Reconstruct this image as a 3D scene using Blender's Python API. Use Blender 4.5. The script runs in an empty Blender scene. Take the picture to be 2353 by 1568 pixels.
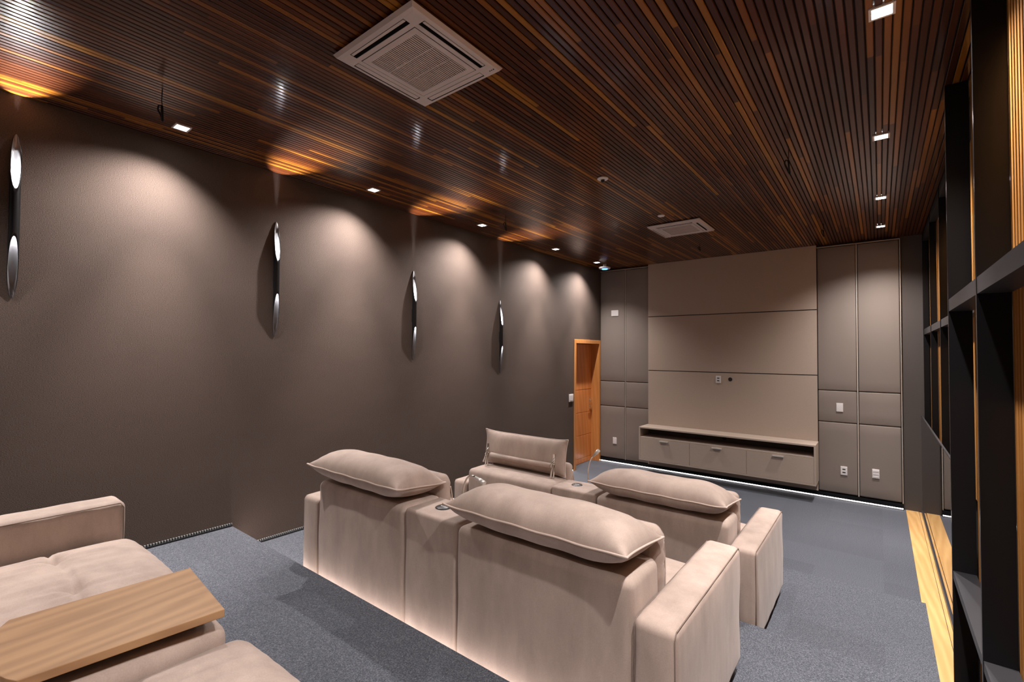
import bpy, bmesh, math, random
from mathutils import Vector, Matrix
random.seed(7)
S = bpy.context.scene
COL = S.collection
PI = math.pi

# ------------------------------------------------------------------ camera
def setup_camera():
    yaw, pitch, roll, f = 0.66573, 0.02388, 0.00599, 1076.1
    F = Vector((-math.sin(yaw)*math.cos(pitch), math.cos(yaw)*math.cos(pitch), math.sin(pitch)))
    R = Vector((math.cos(yaw), math.sin(yaw), 0)); U = R.cross(F)
    R2 = R*math.cos(roll) + U*math.sin(roll); U2 = -R*math.sin(roll) + U*math.cos(roll)
    cd = bpy.data.cameras.new('camera'); co = bpy.data.objects.new('camera', cd); COL.objects.link(co)
    m = Matrix((R2, U2, -F)).transposed().to_4x4(); m.translation = Vector((3.9926, -7.6739, 1.9482))
    co.matrix_world = m
    cd.sensor_fit = 'HORIZONTAL'; cd.sensor_width = 36; cd.lens = f/2353*36; cd.clip_start = .05
    S.camera = co
setup_camera()
# ------------------------------------------------------------------ world, exposure
W = bpy.data.worlds.new('world'); S.world = W; W.use_nodes = True
W.node_tree.nodes['Background'].inputs[0].default_value = (.02, .02, .025, 1)
W.node_tree.nodes['Background'].inputs[1].default_value = .2
S.view_settings.view_transform = 'Standard'; S.view_settings.look = 'None'
S.view_settings.exposure = 1.15; S.view_settings.gamma = 1.0; S.view_settings.use_curve_mapping = False
LAMP = (1.0, .93, .90)
P_WIDE, P_NARROW = 105.0, 125.0       # power of the two beams of one downlight
P_SCONCE = 110.0
LED_E = 7.0
H = 3.45                            # ceiling
ROW = [-8.1, -6.6, -5.08, -3.57, -1.97, -.715]
ROWR = [-8.1, -6.6, -5.10, -3.6, -2.0, -.73]
XL, XR = .31, 4.015

# ------------------------------------------------------------------ helpers
def tag(o, label=None, cat=None, group=None, kind=None):
    if label: o['label'] = label
    if cat: o['category'] = cat
    if group: o['group'] = group
    if kind: o['kind'] = kind
    return o
def thing(name, loc, label, cat, group=None):
    o = bpy.data.objects.new(name, None); COL.objects.link(o); o.location = loc; o.empty_display_size = .1
    return tag(o, label, cat, group)

class MB:
    """collects geometry in world coordinates, then links it as ONE mesh object"""
    def __init__(s): s.v = []; s.f = []; s.m = []; s.sm = []; s.mi = 0; s.smooth = False
    def face(s, idx): s.f.append(tuple(idx)); s.m.append(s.mi); s.sm.append(s.smooth)
    def box(s, x0, x1, y0, y1, z0, z1):
        b = len(s.v)
        s.v += [(x0,y0,z0),(x1,y0,z0),(x1,y1,z0),(x0,y1,z0),(x0,y0,z1),(x1,y0,z1),(x1,y1,z1),(x0,y1,z1)]
        for q in ((3,2,1,0),(4,5,6,7),(0,1,5,4),(1,2,6,5),(2,3,7,6),(3,0,4,7)): s.face([b+i for i in q])
        return s
    def prism(s, pts, axis, a0, a1):
        """closed polygon in the plane normal to axis, extruded from a0 to a1"""
        n = len(pts); b = len(s.v)
        for a in (a0, a1):
            for p in pts:
                s.v.append({'x':(a,p[0],p[1]),'y':(p[0],a,p[1]),'z':(p[0],p[1],a)}[axis])
        s.face([b+i for i in range(n)]); s.face([b+n+n-1-i for i in range(n)])
        for i in range(n):
            j = (i+1) % n; s.face([b+i, b+n+i, b+n+j, b+j])
        return s
    def rbox(s, x0, x1, y0, y1, z0, z1, r, res=.06, fn=None, k=3):
        """box with rounded edges, fine grid; fn(p, n) -> displaced p"""
        lo = Vector((x0,y0,z0)); hi = Vector((x1,y1,z1))
        r = min(r, (x1-x0)/2.001, (y1-y0)/2.001, (z1-z0)/2.001)
        def samp(a, b):
            out = [a + r - r*math.tan(PI/4*(1-i/k)) for i in range(k+1)]
            n = max(1, int(round((b-a-2*r)/res)))
            out += [a+r+(b-a-2*r)*i/n for i in range(1, n)]
            out += [b - (r - r*math.tan(PI/4*(1-i/k))) for i in range(k, -1, -1)]
            return out
        ax = [samp(lo[i], hi[i]) for i in range(3)]
        key = {}
        def vert(q):
            kk = (round(q[0],6), round(q[1],6), round(q[2],6))
            if kk in key: return key[kk]
            q = Vector(q)
            core = Vector([min(max(q[i], lo[i]+r), hi[i]-r) for i in range(3)])
            d = q-core
            n = d.normalized() if d.length > 1e-9 else Vector((0,0,1))
            p = core + n*r
            if fn: p = fn(p, n)
            s.v.append(tuple(p)); key[kk] = len(s.v)-1
            return key[kk]
        for a in range(3):
            u, w = (a+1) % 3, (a+2) % 3
            for side in (0, 1):
                for i in range(len(ax[u])-1):
                    for j in range(len(ax[w])-1):
                        q = []
                        for di, dj in ((0,0),(1,0),(1,1),(0,1)):
                            c = [0,0,0]; c[a] = hi[a] if side else lo[a]; c[u] = ax[u][i+di]; c[w] = ax[w][j+dj]
                            q.append(vert(c))
                        if not side: q.reverse()
                        s.f.append(tuple(q)); s.m.append(s.mi); s.sm.append(True)
        return s
    def tube(s, pts, r, n=10, closed=False, cap=True):
        pts = [Vector(p) for p in pts]; N = len(pts); rs = r if isinstance(r, (list, tuple)) else [r]*N
        b = len(s.v); up = None
        for i, p in enumerate(pts):
            if closed: t = pts[(i+1) % N] - pts[i-1]
            else: t = pts[min(i+1, N-1)] - pts[max(i-1, 0)]
            t.normalize()
            if up is None:
                up = Vector((0,0,1)) if abs(t.z) < .9 else Vector((1,0,0))
            e1 = (up - t*up.dot(t)).normalized(); up = e1; e2 = t.cross(e1)
            for k in range(n):
                a = 2*PI*k/n; s.v.append(tuple(p + e1*math.cos(a)*rs[i] + e2*math.sin(a)*rs[i]))
        for i in range(N if closed else N-1):
            for k in range(n):
                a, c = b+i*n, b+((i+1) % N)*n
                s.f.append((a+k, a+(k+1)%n, c+(k+1)%n, c+k)); s.m.append(s.mi); s.sm.append(True)
        if cap and not closed:
            s.face([b+n-1-k for k in range(n)]); s.face([b+(N-1)*n+k for k in range(n)])
        return s
    def lathe(s, prof, c, n=32, axis='z'):
        b = len(s.v)
        for (r, h) in prof:
            for k in range(n):
                a = 2*PI*k/n; x, y = r*math.cos(a), r*math.sin(a)
                p = {'z':(x,y,h),'x':(h,x,y),'y':(x,h,y)}[axis]
                s.v.append((c[0]+p[0], c[1]+p[1], c[2]+p[2]))
        for i in range(len(prof)-1):
            for k in range(n):
                s.f.append((b+i*n+k, b+i*n+(k+1)%n, b+(i+1)*n+(k+1)%n, b+(i+1)*n+k)); s.m.append(s.mi); s.sm.append(True)
        s.face([b+k for k in range(n)][::-1]); s.face([b+(len(prof)-1)*n+k for k in range(n)])
        return s
    def build(s, name, mats, parent=None, bevel=0, fix=True):
        me = bpy.data.meshes.new(name); me.from_pydata(s.v, [], s.f)
        for m in (mats if isinstance(mats, (list, tuple)) else [mats]): me.materials.append(m)
        me.polygons.foreach_set('material_index', s.m); me.polygons.foreach_set('use_smooth', s.sm)
        if fix:
            bm = bmesh.new(); bm.from_mesh(me); bmesh.ops.recalc_face_normals(bm, faces=bm.faces[:]); bm.to_mesh(me); bm.free()
        me.update()
        o = bpy.data.objects.new(name, me); COL.objects.link(o)
        if parent:
            o.parent = parent
            o.location = -world_loc(parent)
        if bevel:
            md = o.modifiers.new('bevel', 'BEVEL'); md.width = bevel; md.segments = 2; md.limit_method = 'ANGLE'
        return o
def world_loc(o):
    v = Vector(o.location)
    while o.parent: o = o.parent; v += Vector(o.location)
    return v
def struct(o): o['kind'] = 'structure'; return o

# ------------------------------------------------------------------ materials
def new_mat(name, col, rough=.5, metal=0, **kw):
    m = bpy.data.materials.new(name); m.use_nodes = True
    b = m.node_tree.nodes['Principled BSDF']
    b.inputs['Base Color'].default_value = (*col, 1); b.inputs['Roughness'].default_value = rough
    b.inputs['Metallic'].default_value = metal
    for k, v in kw.items(): b.inputs[k.replace('_', ' ')].default_value = v
    return m
def N(m, t, **kw):
    n = m.node_tree.nodes.new(t)
    for k, v in kw.items(): setattr(n, k, v)
    return n
def L(m, a, b): m.node_tree.links.new(a, b)
def math_(m, op, a, b=None):
    n = N(m, 'ShaderNodeMath', operation=op)
    for i, x in enumerate((a, b)):
        if x is None: continue
        if isinstance(x, (int, float)): n.inputs[i].default_value = x
        else: L(m, x, n.inputs[i])
    return n.outputs[0]
def ramp(m, fac, stops, interp='LINEAR'):
    r = N(m, 'ShaderNodeValToRGB'); r.color_ramp.interpolation = interp
    e = r.color_ramp.elements
    while len(e) < len(stops): e.new(.5)
    for i, (p, c) in enumerate(stops): e[i].position = p; e[i].color = (*c, 1)
    L(m, fac, r.inputs[0]); return r.outputs[0]
def noise(m, vec, scale, detail=2, rough=.5):
    n = N(m, 'ShaderNodeTexNoise'); n.inputs['Scale'].default_value = scale; n.inputs['Detail'].default_value = detail
    n.inputs['Roughness'].default_value = rough
    L(m, vec, n.inputs['Vector']); return n.outputs['Fac']
def coords(m, scale=(1,1,1)):
    t = N(m, 'ShaderNodeTexCoord'); g = N(m, 'ShaderNodeNewGeometry')
    mp = N(m, 'ShaderNodeMapping'); mp.inputs['Scale'].default_value = scale
    L(m, g.outputs['Position'], mp.inputs['Vector']); return mp.outputs[0]
def bump(m, h, strength=.3, dist=.002):
    b = N(m, 'ShaderNodeBump'); b.inputs['Strength'].default_value = strength; b.inputs['Distance'].default_value = dist
    L(m, h, b.inputs['Height']); L(m, b.outputs[0], m.node_tree.nodes['Principled BSDF'].inputs['Normal'])
def base(m, out): L(m, out, m.node_tree.nodes['Principled BSDF'].inputs['Base Color'])
def mix(m, fac, a, b, mode='MIX'):
    n = N(m, 'ShaderNodeMix', data_type='RGBA', blend_type=mode)
    if isinstance(fac, (int, float)): n.inputs[0].default_value = fac
    else: L(m, fac, n.inputs[0])
    for i, x in ((6, a), (7, b)):
        if isinstance(x, tuple): n.inputs[i].default_value = (*x, 1)
        else: L(m, x, n.inputs[i])
    return n.outputs[2]

# velvet upholstery with brushed suede marks
M_SOFA = new_mat('beige_velvet', (.46,.36,.31), .85)
_b = M_SOFA.node_tree.nodes['Principled BSDF']; _b.inputs['Sheen Weight'].default_value = .12; _b.inputs['Sheen Roughness'].default_value = .4
_c = coords(M_SOFA); _c2 = coords(M_SOFA, (2.2, 2.2, .8))
_f = noise(M_SOFA, _c2, 3.5, 4, .6); _g = noise(M_SOFA, _c, 260, 2)
base(M_SOFA, mix(M_SOFA, .22, ramp(M_SOFA, _f, [(.33,(.35,.27,.228)),(.67,(.485,.38,.325))]), ramp(M_SOFA, _g, [(.3,(.33,.255,.215)),(.7,(.53,.425,.365))])))
bump(M_SOFA, _g, .15, .001)
M_PIPE = new_mat('beige_piping', (.54,.43,.37), .7)
M_SEAM = new_mat('seam_thread', (.20,.15,.125), .9)
# carpet tiles
M_CARPET = new_mat('grey_carpet', (.08,.085,.1), .95)
_c = coords(M_CARPET); _n1 = noise(M_CARPET, _c, 170, 3, .7); _n2 = noise(M_CARPET, _c, 520, 2, .7)
_mx = math_(M_CARPET, 'ADD', math_(M_CARPET, 'MULTIPLY', _n1, .55), math_(M_CARPET, 'MULTIPLY', _n2, .45))
_sx = N(M_CARPET, 'ShaderNodeSeparateXYZ'); L(M_CARPET, _c, _sx.inputs[0])
_cb = N(M_CARPET, 'ShaderNodeCombineXYZ')
L(M_CARPET, math_(M_CARPET, 'FLOOR', math_(M_CARPET, 'MULTIPLY', _sx.outputs[0], 2.0)), _cb.inputs[0])
L(M_CARPET, math_(M_CARPET, 'FLOOR', math_(M_CARPET, 'MULTIPLY', _sx.outputs[1], 2.0)), _cb.inputs[1])
_wn = N(M_CARPET, 'ShaderNodeTexWhiteNoise', noise_dimensions='2D'); L(M_CARPET, _cb.outputs[0], _wn.inputs[0])
_col = ramp(M_CARPET, _mx, [(.36,(.018,.021,.028)),(.5,(.068,.076,.094)),(.66,(.215,.226,.255))])
_k = math_(M_CARPET, 'ADD', math_(M_CARPET, 'MULTIPLY', _wn.outputs['Value'], .16), .92)
_cx = N(M_CARPET, 'ShaderNodeCombineColor'); [L(M_CARPET, _k, _cx.inputs[i]) for i in range(3)]
base(M_CARPET, mix(M_CARPET, 1.0, _col, _cx.outputs[0], 'MULTIPLY')); bump(M_CARPET, _mx, .6, .004)
# textured dark wall covering
M_WALL = new_mat('dark_wall_fabric', (.075,.06,.053), .8, 0, Specular_IOR_Level=.25)
_c = coords(M_WALL, (1, 1, 2.5)); _n1 = noise(M_WALL, _c, 150, 3, .6); _n3 = noise(M_WALL, _c, 1.2, 3, .5)
base(M_WALL, mix(M_WALL, .35, ramp(M_WALL, _n1, [(.35,(.050,.036,.029)),(.65,(.125,.090,.073))]), ramp(M_WALL, _n3, [(.3,(.070,.050,.041)),(.7,(.094,.070,.057))])))
bump(M_WALL, _n1, .8, .004)
M_WALL_PLAIN = new_mat('dark_wall_paint', (.075,.062,.056), .8)
M_PANEL = new_mat('taupe_upholstery', (.225,.187,.162), .8)
_c = coords(M_PANEL); _n = noise(M_PANEL, _c, 420, 2); bump(M_PANEL, _n, .25, .001)
M_LAM = new_mat('taupe_laminate', (.20,.158,.128), .55)
_c = coords(M_LAM, (1, 1, 3)); _n = noise(M_LAM, _c, 90, 3); base(M_LAM, ramp(M_LAM, _n, [(.3,(.41,.328,.268)),(.7,(.445,.358,.295))]))
M_TRIM = new_mat('pale_metal_trim', (.50,.44,.38), .45, 0)
M_BLACK = new_mat('black_lacquer', (.008,.008,.009), .3, 0, Specular_IOR_Level=.3)
M_BLACKM = new_mat('black_matte', (.008,.008,.009), .7)
M_GREYLAC = new_mat('black_shelf_top', (.03,.03,.034), .38)
M_CHROME = new_mat('chrome', (.75,.73,.7), .18, 1)
M_STEEL = new_mat('satin_steel', (.62,.60,.57), .35, .5)
M_WHITE = new_mat('white_plastic', (.75,.72,.72), .4)
M_ACW = new_mat('off_white_plastic', (.62,.56,.545), .45)
M_TUBEIN = new_mat('grey_tube_lining', (.16,.16,.17), .35)
M_DARKGAP = new_mat('dark_gap', (.01,.009,.009), .8)
M_GLASS = new_mat('smoked_glass', (.35,.35,.35), .0, 0, Transmission_Weight=1.0, IOR=1.5)
def emis(name, col, st):
    m = new_mat(name, (0,0,0), .5); b = m.node_tree.nodes['Principled BSDF']
    b.inputs['Emission Color'].default_value = (*col, 1); b.inputs['Emission Strength'].default_value = st
    return m
M_LAMP = emis('lamp_lens', LAMP, 20); M_LED = emis('led_strip', (1,.93,.92), LED_E)
M_LEDW = emis('led_strip_warm', (1,.87,.82), LED_E*2.2)
M_BLUE = emis('blue_ring', (.1,.35,1), 1.5)
M_SCON = emis('sconce_lamp', (1,.97,1), 12)
# slatted ceiling: every batten made of boards of different tone, glossy varnish
def slat_mat(name, pitch, axis, stops, rough):
    m = new_mat(name, (.1,.04,.02), rough)
    c = coords(m); sx = N(m, 'ShaderNodeSeparateXYZ'); L(m, c, sx.inputs[0])
    a = math_(m, 'FLOOR', math_(m, 'DIVIDE', sx.outputs[0 if axis == 'x' else 1], pitch))
    w1 = N(m, 'ShaderNodeTexWhiteNoise', noise_dimensions='1D'); L(m, a, w1.inputs['W'])
    ln = sx.outputs[1 if axis == 'x' else 2]
    bi = math_(m, 'FLOOR', math_(m, 'ADD', math_(m, 'DIVIDE', ln, 1.7), math_(m, 'MULTIPLY', w1.outputs['Value'], 9.0)))
    cb = N(m, 'ShaderNodeCombineXYZ'); L(m, a, cb.inputs[0]); L(m, bi, cb.inputs[1])
    w2 = N(m, 'ShaderNodeTexWhiteNoise', noise_dimensions='2D'); L(m, cb.outputs[0], w2.inputs[0])
    col = ramp(m, w2.outputs['Value'], stops)
    g = coords(m, (60, 2.5, 60) if axis == 'x' else (60, 60, 2.5)); n = noise(m, g, 1.0, 4, .6)
    base(m, mix(m, .3, col, mix(m, n, (.03,.008,.003), col), 'MIX'))
    bump(m, n, .12, .002)
    m.node_tree.nodes['Principled BSDF'].inputs['Specular IOR Level'].default_value = .12
    m.node_tree.nodes['Principled BSDF'].inputs['Coat Weight'].default_value = .5
    m.node_tree.nodes['Principled BSDF'].inputs['Coat Roughness'].default_value = .12
    return m
M_CEIL = slat_mat('varnished_ceiling_battens', .0335, 'x', [(0,(.048,.0125,.0042)),(.4,(.070,.0182,.0052)),(.75,(.105,.028,.0062)),(.92,(.27,.095,.010)),(1,(.35,.145,.014))], .30)
M_SLAT = slat_mat('orange_wood_slats', .045, 'y', [(0,(.50,.21,.05)),(.5,(.58,.26,.07)),(1,(.66,.32,.09))], .45)
def wood(name, c0, c1, scale, rough=.45):
    m = new_mat(name, c0, rough); c = coords(m, scale)
    n = noise(m, c, 1.0, 5, .55)
    w = N(m, 'ShaderNodeTexWave', wave_type='BANDS', bands_direction='DIAGONAL'); w.inputs['Scale'].default_value = .6
    w.inputs['Distortion'].default_value = 7; w.inputs['Detail'].default_value = 3; L(m, c, w.inputs['Vector'])
    f = math_(m, 'ADD', math_(m, 'MULTIPLY', n, .65), math_(m, 'MULTIPLY', w.outputs['Fac'], .35))
    base(m, ramp(m, f, [(.25, c0), (.75, c1)])); bump(m, n, .08, .001); return m
M_DOOR = wood('orange_door_wood', (.60,.20,.05), (.72,.27,.08), (9, 9, 1.2), .35)
M_DOORF = wood('orange_frame_wood', (.55,.22,.06), (.64,.28,.085), (14, 14, 1.0), .38)
M_FLOORW = wood('honey_wood_floor', (.60,.34,.125), (.74,.46,.19), (18, 1.6, 18), .3)
M_TRAY = wood('light_oak_tray', (.30,.165,.08), (.42,.25,.125), (16, 2.2, 16), .45)

# ------------------------------------------------------------------ room shell
XW = 4.62
PITCH = .0335
def room():
    Y0, Y1 = -9.3, .05
    struct(MB().box(-.0, 4.23, -3.2, Y1, -.2, 0).box(-.2, 0, -.864, -.046, -.2, 0).box(0, 4.23, Y0, -3.2, -.2, -.1).build('floor', M_CARPET))
    s = .193
    o = MB().box(0, 4.23, Y0, -3.23, -.1, s).build('floor.001', M_CARPET); struct(o)
    o = MB().box(0, 4.23, Y0, -4.66, s, 2*s).build('floor.002', M_CARPET); struct(o)
    o = MB().box(0, 4.23, Y0, -6.118, 2*s, 3*s).build('floor.003', M_CARPET); struct(o)
    # left wall with the door opening y -.86 .. -.06, z < 2.1
    m = MB(); m.box(-.2, 0, Y0, -.865, -.2, H+.1).box(-.2, 0, -.865, Y1, 2.11, H+.1).box(-.24, -.201, -.9, 0, -.2, 2.2).box(-.2, 0, -.045, Y1+.15, -.2, 2.11)
    struct(m.build('wall_left', M_WALL))
    struct(MB().box(-.2, XW+.2, Y1, Y1+.15, -.4, H+.1).build('wall_end', M_WALL_PLAIN))
    struct(MB().box(-.2, XW+.2, Y0-.15, Y0, -.4, H+.1).build('wall_back', M_WALL_PLAIN))
    struct(MB().box(XW, XW+.15, Y0, Y1, -.4, H+.1).build('wall_right', M_BLACKM))
    struct(MB().box(4.23, XW, Y0, Y1, -.2, -.02).build('floor.004', M_CARPET))
    # honey wood strip beside the carpet
    m = MB(); m.box(4.231, 4.352, Y0, .049, -.02, .0).box(4.356, 4.378, Y0, .049, -.02, -.004)
    struct(m.build('trim_1', M_FLOORW))
    # ceiling battens
    m = MB(); p = PITCH
    for i in range(int(XW/p)+1):
        x0 = i*p + .003; w_ = p-.0055; x1 = x0+w_; r = .003
        prof = [(x0, H+.02), (x0, H+r), (x0+.0015, H+.0015), (x0+r, H)]
        prof += [(x1-r, H), (x1-.0015, H+.0015), (x1, H+r), (x1, H+.02)]
        m.prism(prof, 'y', Y0, Y1)
    m.smooth = False; m.mi = 1; m.box(0, XW, Y0, Y1, H+.018, H+.1)
    struct(m.build('ceiling', [M_CEIL, M_BLACKM], fix=False))
room()

# dark baseboards with unlit strip dots
M_STRIP = new_mat('unlit_strip', (.02,.022,.024), .4)
_c = coords(M_STRIP); _s = N(M_STRIP, 'ShaderNodeSeparateXYZ'); L(M_STRIP, _c, _s.inputs[0])
_w = math_(M_STRIP, 'FRACT', math_(M_STRIP, 'MULTIPLY', _s.outputs[1], 60.0))
base(M_STRIP, ramp(M_STRIP, _w, [(0,(.015,.02,.022)),(.5,(.015,.02,.022)),(.6,(.35,.36,.36)),(.9,(.35,.36,.36))], 'CONSTANT'))
def baseboards():
    s = .193
    for i, (y0, y1, z) in enumerate(((-9.2, -6.12, 3*s), (-6.10, -4.67, 2*s), (-4.65, -3.24, s), (-3.22, -1.9, 0))):
        m = MB(); m.mi = 0; m.box(.0, .018, y0, y1, z, z+.012); m.mi = 1; m.box(.0, .012, y0, y1, z+.0125, z+.024)
        struct(m.build('baseboard_left' + ('' if i == 0 else '.%03d' % i), [M_BLACKM, M_STRIP]))
    m = MB().box(.0, 4.21, .012, .05, .0, .075).box(.0, 4.21, -.004, .012, .034, .075)
    struct(m.build('baseboard_end', M_BLACK))
baseboards()

# ------------------------------------------------------------------ light strips
def strips():
    t = thing('led_strip', (2.1, 0, 0), 'white glowing light strip along the foot of the end wall', 'light strip')
    MB().box(.02, 4.205, -.002, .010, .012, .019).build('light_line', M_LED, t)
    MB().box(.01, 4.21, -.012, .010, .0, .006).box(.01, 4.21, -.012, .010, .0245, .032).build('channel', M_BLACK, t)
    t = thing('led_strip', (0, -1.3, 0), 'short white light strip at the foot of the dark wall beside the door', 'light strip')
    MB().box(.001, .008, -1.85, -.96, .008, .022).build('light_line', M_LED, t)
    MB().box(.0, .012, -1.85, -.96, .0, .006).box(.0, .012, -1.85, -.96, .0245, .032).build('channel', M_BLACK, t)
    t = thing('led_strip', (2, -6.11, .55), 'warm light strip under the upper carpet step behind the rear sofa', 'light strip')
    MB().box(.05, 3.6, -6.116, -6.110, .44, .46).build('light_line', M_LEDW, t)
strips()

# ------------------------------------------------------------------ door
def door():
    d = bpy.data.objects.new('door_1', None); COL.objects.link(d); d.location = (0, -.45, 0); struct(d)
    fr = MB()
    fr.box(-.2, .012, -.925, -.862, 0, 2.17).box(-.2, .012, -.048, .0, 0, 2.17).box(-.2, .012, -.862, -.048, 2.105, 2.17)
    fr.build('frame', M_DOORF, d, bevel=.003)
    lf = MB(); zs = [.0, .09, .49, .89, 1.29, 1.69, 2.1]
    for a, b in zip(zs[:-1], zs[1:]):
        lf.box(-.185, -.150, -.86, -.05, a+.006, b-.006)
    lf.box(-.184, -.155, -.86, -.05, .0, 2.1)
    leaf = lf.build('door_leaf', M_DOOR, d, bevel=.002)
    h = MB(); h.box(-.15, -.143, -.125, -.085, .93, 1.15)
    h.tube([(-.15,-.105,1.09),(-.105,-.105,1.09)], .009).tube([(-.105,-.112,1.09),(-.10,-.16,1.09),(-.10,-.225,1.088)], .009)
    h.lathe([(.012,0),(.012,.012)], (-.145,-.105,.985), 14, 'x')
    h.build('door_handle', M_CHROME, leaf)
door()

# ------------------------------------------------------------------ end wall panels
def padded(name, x0, x1, z0, z1, label, group):
    def fn(p, n):
        if n.y < -.5:
            u = min(p.x-x0, x1-p.x); w = min(p.z-z0, z1-p.z)
            p = p.copy(); p.y += .006*math.exp(-min(u, w)/.02) - .002
        return p
    o = MB().rbox(x0+.003, x1-.003, .0, .048, z0+.003, z1-.003, .012, .12, fn).build(name, M_PANEL)
    return tag(o, label, 'wall panel', group)
def endwall():
    rows = [(.082, 1.0, 'bottom'), (1.0, 1.44, 'small middle'), (1.44, 3.41, 'tall upper')]
    cols = [(.004, .482, 'column next to the door'), (.496, .912, 'column just left of the big laminate panel')]
    for x0, x1, c in cols:
        for z0, z1, r in rows: padded('padded_wall_panel', x0, x1, z0, z1, '%s taupe padded panel in the %s' % (r, c), 'padded panels left of the laminate wall')
    rows = [(.088, 1.03, 'bottom'), (1.03, 1.455, 'small middle'), (1.455, 3.41, 'tall upper')]
    cols = [(3.318, 3.75, 'column just right of the big laminate panel'), (3.768, 4.196, 'rightmost column by the wood floor strip')]
    for x0, x1, c in cols:
        for z0, z1, r in rows: padded('padded_wall_panel', x0, x1, z0, z1, '%s taupe padded panel in the %s' % (r, c), 'padded panels right of the laminate wall')
    m = MB().box(.4845, .4935, .006, .048, .08, 3.41).box(3.753, 3.765, .006, .048, .08, 3.41).box(4.200, 4.208, -.004, .05, .08, 3.41)
    m.box(.004, .912, .0, .048, 3.414, 3.424).box(3.318, 4.208, .0, .048, 3.414, 3.424)
    struct(m.build('trim_2', M_TRIM))
    t = thing('laminate_wall_panel', (2.115, 0, .08), 'wide pale taupe laminate panel in three boards behind the wall cabinet', 'wall panel')
    for z0, z1 in ((.085, 1.650), (1.662, 2.553), (2.565, 3.448)):
        MB().box(.915, 3.315, -.03, -.002, z0, z1).build('board', M_LAM, t, bevel=.001)
    MB().box(.918, 3.312, -.012, .045, .085, 3.447).build('backing', M_DARKGAP, t)
endwall()

def cabinet():
    x0, x1, y0, y1, z0, z1 = .904, 3.323, -.394, -.031, .222, .754
    t = thing('floating_cabinet', ((x0+x1)/2, y1, z0), 'long floating taupe media cabinet with open slot and three drop fronts', 'cabinet')
    m = MB(); w = .022
    m.box(x0, x1, y0, y1, z1-w, z1).box(x0, x1, y0, y1, z0, z0+w).box(x0, x0+w, y0, y1, z0+w, z1-w).box(x1-w, x1, y0, y1, z0+w, z1-w)
    m.box(x0+w, x1-w, y0+.002, y1, .578, .598)
    m.build('body', M_LAM, t, bevel=.001)
    b = MB().box(x0+w, x1-w, y1-.01, y1, z0+w, z1-w).build('back_board', new_mat('dark_taupe_board', (.06,.048,.042), .6), t)
    MB().lathe([(.03,0),(.03,-.004)], (2.12, y1-.010, .655), 20, 'y').build('cable_hole', M_DARKGAP, t)
    xs = [x0+w, 1.707, 2.495, x1-w]
    for i in range(3):
        d = MB().box(xs[i]+.002, xs[i+1]-.002, y0+.001, y0+.02, z0+w+.002, .576).build('door', M_LAM, t, bevel=.001)
        xm = [1.315, 2.10, 2.89][i]
        MB().box(xm-.068, xm+.068, y0-.022, y0+.001, .558, .5615).box(xm-.068, xm+.068, y0-.024, y0-.021, .548, .5615).build('handle', M_STEEL, d)
cabinet()

def plates():
    def plate(x0, x1, z0, z1, y, label, name='switch_plate', cat='switch', slots=0, rows=0):
        t = thing(name, ((x0+x1)/2, y, z0), label, cat)
        MB().rbox(x0, x1, y-.01, y, z0, z1, .003, .05).build('plate', M_WHITE, t)
        xm = (x0+x1)/2
        for i in range(slots):
            z = z0+(z1-z0)*(.32+.36*i)
            MB().box(xm-.017, xm+.017, y-.0108, y-.0098, z-.007, z+.007).build('socket', M_DARKGAP, t)
        for i in range(rows):
            z = z0+(z1-z0)*(.2+.3*i)
            MB().box(x0+.008, x1-.008, y-.0135, y-.0095, z-.012, z+.010).build('rocker', M_WHITE, t, bevel=.001)
    plate(.225, .362, 2.60, 2.705, -.001, 'white blank plate high on the left padded panels', 'wall_plate', 'wall plate')
    plate(.258, .330, .338, .452, -.001, 'small white plate low on the padded panel beside the door', 'wall_plate', 'wall plate')
    plate(3.525, 3.600, 1.176, 1.291, -.001, 'white blank plate on the small padded panel right of the laminate', 'wall_plate', 'wall plate')
    plate(3.565, 3.639, .338, .452, -.001, 'white double socket low on the right padded panels', 'wall_socket', 'socket', slots=2)
    plate(3.900, 3.974, .350, .468, -.001, 'white three rocker plate low on the rightmost padded panel', 'switch_plate', 'switch', rows=3)
    plate(1.997, 2.072, 1.493, 1.603, -.030, 'white double socket in the middle of the laminate panel', 'wall_socket', 'socket', slots=2)
    t = MB().lathe([(.029,0),(.029,.003),(.024,.003),(.024,.001)], (2.204, -.0335, 1.556), 24, 'y').build('cable_grommet', M_DARKGAP)
    tag(t, 'round black cable hole in the laminate panel beside the socket', 'cable hole')
    t = thing('switch_plate', (0, -1.04, 1.15), 'white switch plate on the dark left wall beside the door frame', 'switch')
    MB().rbox(0, .012, -1.085, -.955, 1.142, 1.265, .003, .05).build('plate', M_WHITE, t)
    MB().box(.0115, .014, -1.06, -.98, 1.16, 1.247).build('rocker', M_WHITE, t, bevel=.001)
plates()

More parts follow.
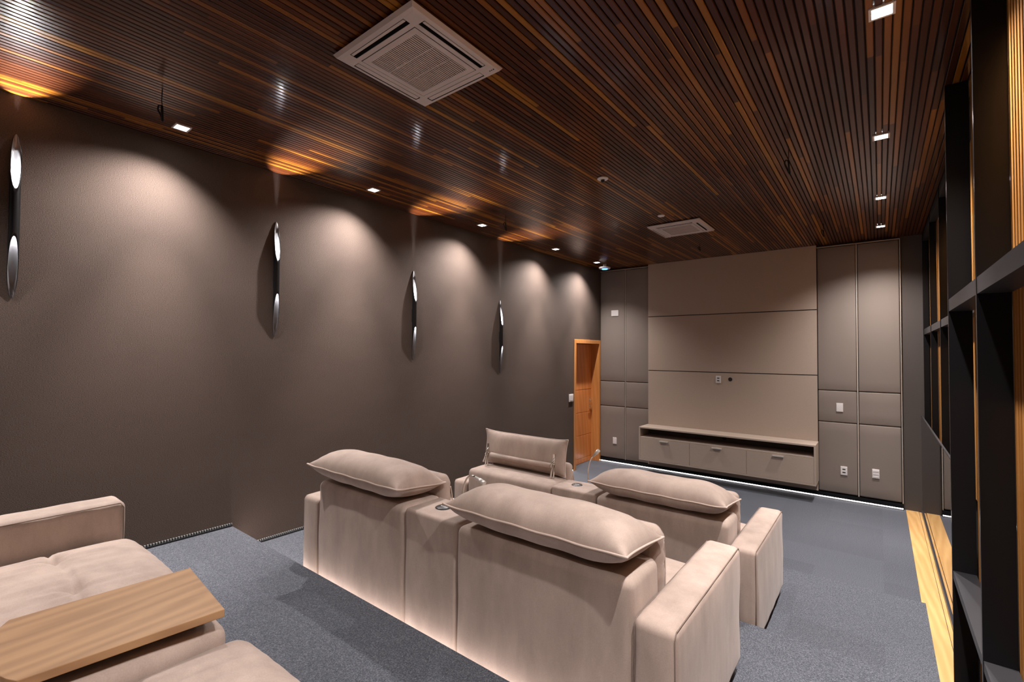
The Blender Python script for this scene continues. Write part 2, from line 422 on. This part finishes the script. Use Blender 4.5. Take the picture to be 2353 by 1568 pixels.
# ------------------------------------------------------------------ right side: guardrail, black frames, slats
def right_side():
    m = MB(); p = .045; y = -.02; 
    # slats on the near stretch (x 4.385) and the far stretch (x 4.52)
    i = 0
    while -i*p > -9.2:
        y = -i*p - .01; x = 4.48 if y > -4.15 else 4.39
        z0 = 1.0 if y > -4.15 else .0
        m.mi = 0; m.box(x, x+.03, y-.025, y, z0, 3.40 if y > -4.15 else H); m.mi = 1; m.box(x+.003, x+.03, y-.0445, y-.0255, z0, 3.40 if y > -4.15 else H); i += 1  # near-flush black strips between the slats stand in for shade in the gaps
    m.mi = 1; m.box(4.505, 4.60, -4.15, .049, -.02, H); m.box(4.415, 4.60, -9.2, -4.15, 0, H)
    struct(m.build('wall_right.001', [M_SLAT, M_BLACKM]))
    t = thing('metal_screen', (4.42, -2, 0), 'far black metal screen of thin uprights and a crossbar before the wooden slats', 'screen')
    for yy in (.045, -1.0, -2.0, -3.0, -4.05):
        MB().box(4.42, 4.474, yy-.022, yy, 0, H).build('upright', M_BLACK, t)
    MB().box(4.425, 4.476, -4.1, .04, 2.195, 2.262).build('crossbar', M_GREYLAC, t)
    MB().box(4.425, 4.476, -4.1, .04, 3.36, H-.002).build('header', M_BLACKM, t)
    t = thing('black_shelving', (4.34, -6, 0), 'tall glossy black open shelving at the right edge over wooden slats', 'shelving')
    for yy in (-4.14, -5.095, -6.05, -7.0, -7.95):
        MB().box(4.292, 4.388, yy-.022, yy, .0, H-.003).build('upright', M_BLACK, t)
    ys = (-4.14, -5.095, -6.05, -7.0, -7.95)
    for z0, z1, nm in ((2.187, 2.252, 'beam'), (.735, .775, 'shelf'), (.06, .10, 'shelf')):
        for a, b in zip(ys[:-1], ys[1:]):
            MB().box(4.294, 4.387, b, a-.022, z0, z1).build(nm, M_GREYLAC, t)
    t = thing('glass_guardrail', (4.39, -1.5, 0), 'low frameless glass guardrail with dark floor track on the wood strip', 'guardrail')
    MB().box(4.388, 4.398, -4.0, .046, .029, 1.185).build('glass_pane', M_GLASS, t)
    MB().box(4.379, 4.409, -4.0, .046, -.003, .028).build('floor_track', new_mat('dark_track', (.06,.063,.075), .3, .3), t)
    MB().box(4.3865, 4.3995, -4.0, .046, 1.186, 1.196).build('top_cap', M_GREYLAC, t)
right_side()

# ------------------------------------------------------------------ downlights
def downlight_light(parent, x, y, z):
    tilt = -.20 if x < 1 else 0
    for nm, pw, ang, bl in (('beam', P_WIDE, 128, 1.0), ('narrow_beam', P_NARROW, 46, 1.0)):
        ld = bpy.data.lights.new(nm, 'SPOT'); ld.energy = pw; ld.color = LAMP if nm == 'beam' else (1, .87, .82); ld.spot_size = math.radians(ang); ld.spot_blend = bl
        ld.shadow_soft_size = .022
        o = bpy.data.objects.new(nm, ld); COL.objects.link(o); o.parent = parent; o.location = (0, 0, -.012)
        o.rotation_euler = (tilt if nm == 'beam' else tilt*.25, .035 if x < 1 else 0, 0)
def downlights():
    order = ['behind the camera side', 'nearest', 'second', 'third', 'fourth', 'fifth']
    ring = MB(); a, b = .047, .036
    for (p, q, r, s_) in ((-a,a,-a,-b),(-a,a,b,a),(-a,-b,-b,b),(b,a,-b,b)): ring.box(p, q, r, s_, -.004, .012)
    r0 = ring.build('trim_ring', M_WHITE, None, fix=True); lens = MB().box(-b, b, -b, b, -.0015, .010).build('lens', M_LAMP)
    first = True
    for side, X, rows in (('left', XL, ROW), ('right', XR, ROWR)):
        for i, y in enumerate(rows):
            lab = ('small square lit downlight in the row %s, %s from the camera' % ('along the dark left wall' if side == 'left' else 'over the right aisle', order[i])) if i else \
                  'small square lit downlight behind the viewer in the %s row' % side
            t = thing('downlight', (X, y, H-.002), lab, 'ceiling light', 'square downlights in the %s row' % side)
            if first: ra, le = r0, lens; first = False
            else:
                ra, le = r0.copy(), lens.copy(); COL.objects.link(ra); COL.objects.link(le)
            ra.parent = t; le.parent = t
            downlight_light(t, X, y, H)
downlights()

# ------------------------------------------------------------------ wall sconces
def sconce(y, zt, label):
    R = .0235; x = .026
    L_top, cut = zt, .33
    t = thing('wall_sconce', (0, y, zt-.49), label, 'wall lamp', 'black tube sconces on the dark left wall')
    zl = zt-.97
    def ring_z(th, top):
        k = (1+math.cos(th))/2       # 1 on the room side
        return (zt - cut*k) if top else (zl + (cut+.03)*k)
    m = MB(); n = 40; K = 10
    for rr, mi in ((R, 0), (R-.003, 1)):
        b = len(m.v); m.mi = mi
        for j in range(K+1):
            for k in range(n):
                th = 2*PI*k/n; za, zb = ring_z(th, False), ring_z(th, True)
                m.v.append((x+rr*math.cos(th), y+rr*math.sin(th), za+(zb-za)*j/K))
        for j in range(K):
            for k in range(n):
                q = (b+j*n+k, b+j*n+(k+1)%n, b+(j+1)*n+(k+1)%n, b+(j+1)*n+k)
                m.f.append(q if mi == 0 else q[::-1]); m.m.append(mi); m.sm.append(True)
        if mi == 0: o0 = b
        else: o1 = b
    for k in range(n):
        m.m += [0, 0]; m.sm += [False, False]
        m.f.append((o0+k, o1+k, o1+(k+1)%n, o0+(k+1)%n))
        m.f.append((o0+K*n+k, o0+K*n+(k+1)%n, o1+K*n+(k+1)%n, o1+K*n+k))
    m.build('tube', [M_BLACK, M_TUBEIN], t, fix=False)
    MB().box(0, .006, y-.016, y+.016, zt-.56, zt-.42).build('wall_bracket', M_BLACKM, t)
    zu, zd = zt-cut-.03, zl+cut+.06
    MB().lathe([(R-.006, -.012), (R-.006, 0)], (x, y, zu), 20).build('lamp_disc', M_SCON, t)
    MB().lathe([(R-.006, 0), (R-.006, .012)], (x, y, zd), 20).build('lamp_disc', M_SCON, t)
    for z, rx, pw in ((zu+.006, PI, P_SCONCE), (zd-.006, 0, P_SCONCE*.03)):
        ld = bpy.data.lights.new('glow', 'SPOT'); ld.energy = pw; ld.color = (1,.96,.95); ld.spot_size = math.radians(166); ld.spot_blend = .4; ld.shadow_soft_size = .008
        o = bpy.data.objects.new('glow', ld); COL.objects.link(o); o.parent = t; o.rotation_euler = (rx, 0, 0)
        o.location = Vector((x-.013, y, z)) - Vector(t.location)
sconce(-7.335, 3.215, 'black tube wall sconce at the left edge, above the near sofa')
sconce(-5.82, 3.035, 'black tube wall sconce above the carpet step left of the rear sofa')
sconce(-4.34, 2.828, 'black tube wall sconce, third from the left edge')
sconce(-2.855, 2.640, 'black tube wall sconce closest to the door')

# ------------------------------------------------------------------ air conditioner cassettes
def cassette(cx, cy, label):
    t = thing('air_conditioner', (cx, cy, H), label, 'air conditioner', 'ceiling air conditioner cassettes')
    h = .303; z0 = H-.034; z1 = H-.002
    m = MB()
    # rim ring with bevelled outer edge, 4 vent slots and a centre opening
    def ringpoly(a, b, za, zb):
        v = len(m.v)
        for (w, z) in ((a, za), (b, zb)):
            for sx, sy in ((-1,-1),(1,-1),(1,1),(-1,1)): m.v.append((cx+sx*w, cy+sy*w, z))
        for k in range(4): m.face([v+k, v+(k+1)%4, v+4+(k+1)%4, v+4+k])
    ringpoly(h-.012, h, z1-.002, z1-.012); ringpoly(h, h-.012, z1-.012, z0+.004); ringpoly(h-.012, h-.03, z0+.004, z0)
    A, B = h-.03, .268        # flat outer band
    ringpoly(A, B, z0, z0)
    C = .233
    # slot band between B and C: corners solid, slots open
    sl = .205
    for sx, sy in ((-1,-1),(1,-1),(1,1),(-1,1)):
        m.v += [(cx+sx*B, cy+sy*B, z0), (cx+sx*sl, cy+sy*B, z0), (cx+sx*sl, cy+sy*C, z0), (cx+sx*C, cy+sy*C, z0), (cx+sx*C, cy+sy*sl, z0), (cx+sx*B, cy+sy*sl, z0)]
        v = len(m.v)-6; m.face([v, v+1, v+2, v+3]); m.face([v, v+3, v+4, v+5])
    ringpoly(C, .205, z0, z0)
    m.build('frame', M_ACW, t, fix=False)
    for k in range(4):
        g = MB(); f = MB()
        def tr(a, b):          # a along slot, b outward
            return [(cx+a, cy-b), (cx+b, cy+a), (cx+a, cy+b), (cx-b, cy+a)][k]
        def bx(mb, a0, a1, b0, b1, za, zb):
            p = tr(a0, b0); q = tr(a1, b1); mb.box(min(p[0],q[0]), max(p[0],q[0]), min(p[1],q[1]), max(p[1],q[1]), za, zb)
        bx(g, -sl, sl, C, B, z0+.022, z0+.026); bx(g, -sl, sl, C-.002, C, z0, z0+.024); bx(g, -sl, sl, B, B+.002, z0, z0+.024)
        g.build('air_slot', M_DARKGAP, t)
        # louvre, open on the two far sides, nearly closed on the near ones
        openk = k in (0, 1) 
        lo_, hi_ = (C+.019, B-.001) if openk else (C+.003, B-.002)
        bx(f, -sl+.004, sl-.004, lo_, hi_, z0+.001 if not openk else z0-.001, z0+.005); f.build('louvre', M_ACW, t, bevel=.002)
    # centre grille panel
    g = MB(); D = .205; G = .170
    def band(a, b):
        v = len(g.v)
        for w in (a, b):
            for sx, sy in ((-1,-1),(1,-1),(1,1),(-1,1)): g.v.append((cx+sx*w, cy+sy*w, z0-.0012))
        for k in range(4): g.face([v+k, v+(k+1)%4, v+4+(k+1)%4, v+4+k])
    band(D-.003, G)
    g.build('centre_panel', M_ACW, t, fix=False)
    MB().box(cx-D, cx+D, cy-D, cy+D, z0+.016, z0+.02).build('filter', new_mat('filter_brown', (.10,.075,.065), .8), t)
    g = MB(); n = 27
    for i in range(n):
        x = cx-G + 2*G*(i+.5)/n; g.box(x-.0028, x+.0028, cy-G, cy+G, z0-.001, z0+.008)
    for i in (1, 2):
        y = cy-G+2*G*i/3; g.box(cx-G, cx+G, y-.002, y+.002, z0-.002, z0+.006)
    g.build('grille', M_ACW, t)
    c = MB()
    for dx in (-.006, .006, .018): c.box(cx+.262+dx-.003, cx+.262+dx+.003, cy+.252, cy+.258, z0-.001, z0+.001)
    c.build('receiver_marks', M_DARKGAP, t)
    # housing body above
    MB().box(cx-.27, cx+.27, cy-.27, cy+.27, z0+.028, H+.012).build('housing', M_DARKGAP, t)
cassette(2.150, -6.109, 'large white square ceiling air conditioner nearest the camera')
cassette(2.145, -2.075, 'far white square ceiling air conditioner before the end wall')

def ceiling_bits():
    t = thing('security_camera', (2.133, -4.055, H), 'round white dome camera with black lens on the ceiling', 'camera')
    MB().lathe([(.048,0),(.048,-.006),(.042,-.012),(.018,-.014)], (2.133,-4.055,H-.001), 28).build('base', M_WHITE, t)
    MB().lathe([(.017,-.012),(.0165,-.022),(.012,-.032),(.004,-.036)], (2.133,-4.055,H-.001), 20).build('lens', M_BLACK, t)
    o = MB().lathe([(.038,0),(.038,-.006),(.034,-.011)], (2.135,-2.69,H-.001), 28).build('smoke_detector', M_WHITE)
    tag(o, 'plain round white ceiling disc near the far air conditioner', 'detector')
    t = thing('access_point', (.345, -.50, H), 'round white wireless access point with blue ring in the far left ceiling corner', 'access point')
    MB().lathe([(.03,0),(.03,-.05),(.095,-.055),(.10,-.065),(.09,-.08)], (.345,-.50,H-.001), 32).build('body', M_WHITE, t)
    MB().lathe([(.05,-.08),(.045,-.092),(.03,-.094)], (.345,-.50,H-.001), 32).build('light_ring', M_BLUE, t)
    def wire(x, y, z, ln, w, label, loop=True):
        pts = [(x, y, H+.01), (x+.001, y-.002, H-ln*.35), (x-.004, y+.003, H-ln*.55)]
        m = MB().tube([Vector(p) for p in pts], .0025, 6)
        if loop:
            a = [(x-.004, y+.003, H-ln*.5), (x-.022*w, y-.008, H-ln*.48), (x-.03*w, y-.01, H-ln*.60), (x-.016*w, y, H-ln*.78), (x+.006*w, y+.004, H-ln*.98), (x+.008*w, y+.004, H-ln*.9), (x-.004, y+.003, H-ln*.5)]
            m.tube(smooth_path(a, 5), .0048, 7); m.tube([(x, y, H-ln*.5), (x+.002, y+.001, H-ln*.9)], .006, 7)
        o = m.build('hanging_cable', M_BLACKM)
        tag(o, label, 'cable', 'loose black cables hanging from the ceiling')
    wire(.76, -6.83, 0, .19, 1.0, 'coiled black cable hanging by the nearest left downlight')
    wire(.78, -3.708, 0, .17, .7, 'short black cable hanging by the fourth left downlight')
    wire(3.486, -3.79, 0, .20, .8, 'black cable hanging between the right downlights and the room centre')
    wire(3.495, -1.24, 0, .15, .7, 'tiny dark cable hanging before the right padded panels')
    wire(2.07, -1.079, 0, .10, .7, 'tiny dark cable hanging behind the far air conditioner')
def smooth_path(P, n):
    P = [Vector(p) for p in P]; out = []
    for i in range(len(P)-1):
        a, b, c, d = P[max(i-1,0)], P[i], P[i+1], P[min(i+2,len(P)-1)]
        for k in range(n):
            t = k/n
            out.append(.5*((2*b)+(c-a)*t+(2*a-5*b+4*c-d)*t*t+(3*b-a-3*c+d)*t*t*t))
    out.append(P[-1]); return out
ceiling_bits()

# ------------------------------------------------------------------ sofas
def pillow(mb, c, ex, ey, ez, a, b, ht, hb, seed=0, nu=56, nv=22):
    """stuffed pad with pinched corners; returns the seam loop"""
    rnd = random.Random(seed); ph = [rnd.random()*6 for _ in range(8)]
    def outline(s, t):
        x = a*s*(1 - .045*(1-abs(t)**3)*abs(s)**3)
        y = b*t*(1 - .10*(1-abs(s)**6)*abs(t)**3)
        w = .003*math.sin(7*s+ph[0])*(1-abs(t))+.002*math.sin(13*s+ph[1])
        return x, y, w*.8 + .010*abs(s)**8*abs(t)**4
    def prof(s, t):
        e = max(0, 1-abs(s)**6)**.62 * max(0, 1-abs(t)**2.6)**.6
        cx = (1-abs(s))*a
        wr = .10*math.sin(cx*150+ph[2]+2*t)*math.exp(-cx/.05)*(abs(t)**1.2) + .012*math.sin(7*s+ph[3])*math.sin(3*t+ph[4])
        wr += .012*math.sin(cx*95+ph[5]+4*t)*math.exp(-((cx-.09)/.05)**2)*(abs(t)**.8)
        return e*(1+wr)
    def P(s, t, sg):
        x, y, w = outline(s, t); h = (ht if sg > 0 else -hb)*prof(s, t)
        return c + ex*x + ey*y + ez*(w+h)
    def g(i, n):
        u = -1+2*i/n; return math.copysign(1-(1-abs(u))**1.35, u) if True else u
    ids = {}
    for sg in (1, -1):
        for i in range(nu+1):
            for j in range(nv+1):
                s, t = g(i, nu), g(j, nv); edge = i in (0, nu) or j in (0, nv)
                if edge and sg < 0: ids[(sg,i,j)] = ids[(1,i,j)]; continue
                mb.v.append(tuple(P(s, t, sg))); ids[(sg,i,j)] = len(mb.v)-1
        for i in range(nu):
            for j in range(nv):
                q = [ids[(sg,i,j)], ids[(sg,i+1,j)], ids[(sg,i+1,j+1)], ids[(sg,i,j+1)]]
                if sg < 0: q.reverse()
                mb.f.append(tuple(q)); mb.m.append(mb.mi); mb.sm.append(True)
    loop = [P(g(i,nu), -1, 1) for i in range(nu)] + [P(1, g(j,nv), 1) for j in range(nv)] + \
           [P(g(nu-i,nu), 1, 1) for i in range(nu)] + [P(-1, g(nv-j,nv), 1) for j in range(nv)]
    return loop

def puff(x0, x1, y0, y1, z0, z1, d, sd=0):
    """slight swelling of the broad faces plus faint creases"""
    def fn(p, n):
        u = (p.x-x0)/(x1-x0)*2-1; v = (p.y-y0)/(y1-y0)*2-1; w = (p.z-z0)/(z1-z0)*2-1
        q = p.copy()
        if abs(n.x) > .5: q.x += math.copysign(d, n.x)*max(0,1-v*v)*max(0,1-w*w)
        if abs(n.y) > .5: q.y += math.copysign(d, n.y)*max(0,1-u*u)*max(0,1-w*w)
        if n.z > .5: q.z += d*max(0,1-u*u)*max(0,1-v*v)
        k = .0018*math.sin(p.x*23+sd)*math.sin(p.z*17+sd*2)+.0012*math.sin(p.y*31+p.z*9+sd)
        return q + n*k
    return fn

def seat_fn(x0, x1, y0, y1, z1, rows, sd, fine=False):
    def fn(p, n):
        q = p.copy()
        u = (p.x-x0)/(x1-x0)*2-1; v = (p.y-y0)/(y1-y0)*2-1
        if n.z > .3:
            h = (.036 if fine else .028)*max(0,1-u**4)*max(0,1-v**4)
            for ys in rows:
                dy = p.y-ys-.006*math.sin(p.x*9)
                h -= (.013 if fine else .009)*math.exp(-(dy/.011)**2)
                for xt in (x0+.18, x0+.55, x0+.90):
                    dx = p.x-xt; r2 = dx*dx+dy*dy
                    h -= (.034 if fine else .016)*math.exp(-r2/.0010)
                    h += (.0075 if fine else .0035)*math.sin(dx*110+1.3*math.copysign(1,dy))*math.exp(-(dx/.10)**2)*math.exp(-abs(dy)/.11)*min(1, abs(dy)/.03)
            h += (.0026 if fine else .0014)*math.sin(p.x*70+3*p.y+sd)*math.exp(-abs(v)/.8)
            q.z += h
        if abs(n.y) > .5: q.y += math.copysign(.012, n.y)*max(0,1-u*u)
        return q
    return fn

def headrest_folded(t, x0, x1, yb, zb, seed):
    c = Vector(((x0+x1)/2+.008, yb+.112, zb+.815)); a = (x1-x0)/2+.022
    ey = Vector((0, 1, -.10)).normalized(); ex = Vector((1,0,0)); ez = ex.cross(ey)
    m = MB(); lp = pillow(m, c, ex, ey, ez, a, .178, .112, .078, seed)
    o = m.build('headrest', M_SOFA, t, fix=False)
    MB().tube(lp, .005, 6, closed=True).build('piping', M_PIPE, o)
    # hinge bars hidden under the pad
    for hx in (x0+.12, x1-.14): MB().box(hx, hx+.02, yb+.10, yb+.2, zb+.735, zb+.79).build('hinge', M_CHROME, o)
def headrest_raised(t, x0, x1, yb, zb, seed):
    th = math.radians(8)
    up = Vector((0, math.sin(th), math.cos(th))); ex = Vector((1,0,0)); nrm = up.cross(ex)   # nrm ~ towards the back
    c = Vector(((x0+x1)/2-.024, yb+.275, zb+.884)); a = (x1-x0)/2+.008
    m = MB(); lp = pillow(m, c, ex, up, ex.cross(up), a, .152, .055, .08, seed)
    o = m.build('headrest', M_SOFA, t, fix=False)
    tag(o, 'raised headrest showing its back and chrome hinges')
    MB().tube(lp, .005, 6, closed=True).build('piping', M_PIPE, o)
    # roll sewn across the lower back of the pad
    MB().tube([(x0+.10, yb+.205, zb+.825), ((x0+x1)/2, yb+.200, zb+.822), (x1-.10, yb+.205, zb+.825)], .022, 12).build('seam_roll', M_SOFA, o)
    for x in (x0+.062, x1-.108):
        h = MB()
        h.tube(smooth_path([(x, yb+.17, zb+.735), (x+.004, yb+.175, zb+.80), (x+.012, yb+.19, zb+.845)], 5), .008, 8)
        h.tube(smooth_path([(x+.022, yb+.175, zb+.735), (x+.022, yb+.18, zb+.80), (x+.018, yb+.195, zb+.85)], 5), .007, 8)
        h.tube([(x-.004, yb+.18, zb+.80), (x+.004, yb+.165, zb+.84), (x+.02, yb+.19, zb+.895)], .005, 8)
        h.box(x+.008, x+.026, yb+.186, yb+.200, zb+.84, zb+.925)
        h.lathe([(.009,-.012),(.009,.012)], (x+.016, yb+.188, zb+.85), 12, 'x')
        h.build('hinge', M_CHROME, o)

def gooseneck(t, x, y, z0, path, name='reading_lamp'):
    m = MB(); pts = [Vector((x, y, z0))+Vector(p) for p in path]
    m.tube(smooth_path(pts, 6), .0055, 8)
    m.lathe([(.02,0),(.02,.008),(.01,.014)], (x, y, z0), 18)
    o = m.build(name, M_CHROME, t)
    d = (pts[-1]-pts[-2]).normalized()
    MB().tube([pts[-1]-d*.004, pts[-1]+d*.028, pts[-1]+d*.03, pts[-1]+d*.07], [.009, .012, .0145, .0145], 14).build('lamp_head', M_STEEL, o)

def sofa(label, X, yb, zb, raised=(), cups=True, lamp=None, tray_rows=None, near=False):
    xa, xb, xc, xd, xe, xf = X
    t = thing('theater_sofa', ((xa+xf)/2, yb+.45, zb), label, 'sofa', 'beige home theater sofas')
    yf = yb+.94; ha = .602 + (.04 if near else 0); hb = .726; hc = .730; ht_ = .475 if near else .44
    # armrests
    for i, (p, q) in enumerate(((xa, xb), (xe, xf))):
        a = MB().rbox(p, q-.002 if i == 0 else q, yb, yf, zb+.045, zb+ha, .032, .06, puff(p, q, yb, yf, zb, zb+ha, .006, i+zb)).build('armrest', M_SOFA, t)
        # seam along the outer edge
        xs = q if i else p
        sg = -1 if i else 1
        for (xx, dx) in ((p, .0225), (q, -.0225)):
            s = MB(); xx2 = xx+dx*.32; 
            pts = [(xx2, yb+.0075, zb+.08), (xx2, yb+.0075, zb+ha-.03), (xx2, yb+.0225, zb+ha-.0075), (xx2, yf-.02, zb+ha-.007), (xx2, yf-.0075, zb+ha-.03), (xx2, yf-.0075, zb+.08)]
            s.tube(pts, .0022, 5).build('seam', M_SEAM, a)
    MB().box(xa+.03, xf-.03, yb+.04, yf-.05, zb, zb+.05).build('plinth', M_BLACKM, t)
    # console: tall back block and lower front table
    cb = MB().rbox(xc+.003, xd-.003, yb+.002, yb+.255, zb+.045, zb+hc, .018, .08, puff(xc, xd, yb, yb+.255, zb, zb+hc, .002, 2)).build('console', M_SOFA, t)
    MB().rbox(xc+.004, xd-.004, yb+.25, yf-.012, zb+.045, zb+(.505 if near else .535), .045 if near else .025, .06, puff(xc, xd, yb+.3, yf, zb, zb+.53, .004, 3)).build('console_arm', M_SOFA, t)
    if cups:
        d = MB().lathe([(.042,0),(.042,.003),(.036,.006),(.0,.0062)], ((xc+xd)/2-.035, yb+.135, zb+hc+.001), 32).build('charging_disc', new_mat('dark_disc', (.03,.031,.035), .35), t)
        cxm = (xc+xd)/2-.035
        MB().box(cxm-.016, cxm-.008, yb+.131, yb+.139, zb+hc+.0073, zb+hc+.008).box(cxm-.003, cxm+.003, yb+.131, yb+.139, zb+hc+.0073, zb+hc+.008).box(cxm+.008, cxm+.016, yb+.131, yb+.139, zb+hc+.0073, zb+hc+.008).build('icon', M_WHITE, d)
    for i, (p, q) in enumerate(((xb, xc), (xd, xe))):
        MB().rbox(p+.002, q-.002, yb-.002, yb+.285, zb+.045, zb+hb, .038, .06, puff(p, q, yb, yb+.28, zb, zb+hb, .007, i*2+zb)).build('backrest', M_SOFA, t)
        seat_y0, seat_y1 = yb+.29, yf+.03
        rows = (seat_y1-.30,)
        MB().rbox(p+.004, q-.004, seat_y0, seat_y1, zb+.14, zb+ht_, .055, .014 if near else .07, seat_fn(p, q, seat_y0, seat_y1, zb+ht_, rows, i, near)).build('seat_cushion', M_SOFA, t)
        MB().rbox(p+.01, q-.01, seat_y0, seat_y1-.05, zb+.05, zb+.16, .02, .1).build('seat_base', M_SOFA, t)
        # front back-cushion which the headrest folds over
        rz = zb+.835
        if not near:
            xx0, xx1 = p+.018, q-.006
            def fn(pt, n, xx0=xx0, xx1=xx1):
                pt = pt.copy(); s = (pt.x-xx0)/(xx1-xx0)*2-1; w = (pt.z-(zb+.42))/(rz-zb-.42)
                e = max(0, 1-abs(s)**8)
                if n.y > .3: pt.y += .025*e*math.sin(PI*min(1,max(0,w))) - (1-e)*.03
                pt.y -= .035*max(0, w-.55)**1.0*(1 if n.y>0 else 0) 
                cx_ = min(pt.x-xx0, xx1-pt.x)
                return pt + n*(.004*math.sin(pt.z*85+3*s)*math.exp(-cx_/.05))
            bc = MB().rbox(xx0, xx1, yb+.288, yb+.388, zb+.42, rz, .045, .03, fn).build('back_cushion', M_SOFA, t)
            for xs in (xx0+.006, xx1-.006):
                MB().tube(smooth_path([(xs, yb+.325, zb+.44), (xs, yb+.365, zb+.55), (xs, yb+.368, zb+.68), (xs, yb+.352, rz-.07)], 5), .004, 6).build('piping', M_PIPE, bc)
            if i in raised: headrest_raised(t, p, q, yb, zb, int(yb*10)+i)
            else: headrest_folded(t, p-.006, q-.018, yb, zb, int(yb*10)+i+3)
        else:
            MB().rbox(p+.01, q-.01, yb+.28, yb+.36, zb+.42, zb+.80, .035, .06).build('back_cushion', M_SOFA, t)
    if lamp: gooseneck(t, *lamp)
    return t
S1 = .193
sofa('middle row beige theater sofa with both headrests folded back, in front of the camera', (.946, 1.132, 1.996, 2.377, 3.275, 3.437), -6.05, 2*S1,
     lamp=(2.075, -5.70, 2*S1+.535, [(0,0,0), (-.002,0,.12), (.012,0,.22), (.035,0,.285), (.062,0,.315), (.09,0,.322), (.112,0,.315)]))
sofa('front row beige theater sofa with its left headrest raised, nearest the wall cabinet', (.936, 1.108, 1.988, 2.369, 3.261, 3.419), -4.63, S1, raised=(0,),
     lamp=(2.095, -4.225, S1+.535, [(0,0,0), (-.006,0,.12), (-.004,0,.24), (.008,0,.31), (.026,0,.355), (.045,0,.375)]))
near = sofa('beige theater sofa at the lower left corner with a wooden tray across it', (.946, 1.132, 1.996, 2.377, 3.275, 3.437), -7.97, 3*S1, cups=False, near=True)

def tray():
    x0, x1, y0, y1, z = 1.985, 2.392, -7.50, -7.035, 1.150
    t = thing('wooden_tray', ((x0+x1)/2, (y0+y1)/2, z-.03), 'oak serving tray board lying on the console of the near sofa', 'tray')
    c0, c1, b0, b1 = (1.992, -7.033), (2.394, -7.066), (1.964, -7.486), (2.351, -7.506)
    pts = [c0, b0]
    n = 12
    for k in range(1, n): 
        a = k/n; pts.append((b0[0]+(b1[0]-b0[0])*a, b0[1]+(b1[1]-b0[1])*a-.05*math.sin(PI*a)**.8))
    pts += [b1, c1]
    MB().prism(pts[::-1], 'z', z-.024, z).build('board', M_TRAY, t, bevel=.002)
    MB().box(x0+.05, x1-.05, y0+.03, y1-.03, z-.031, z-.0245).build('support', M_BLACKM, t)
tray()
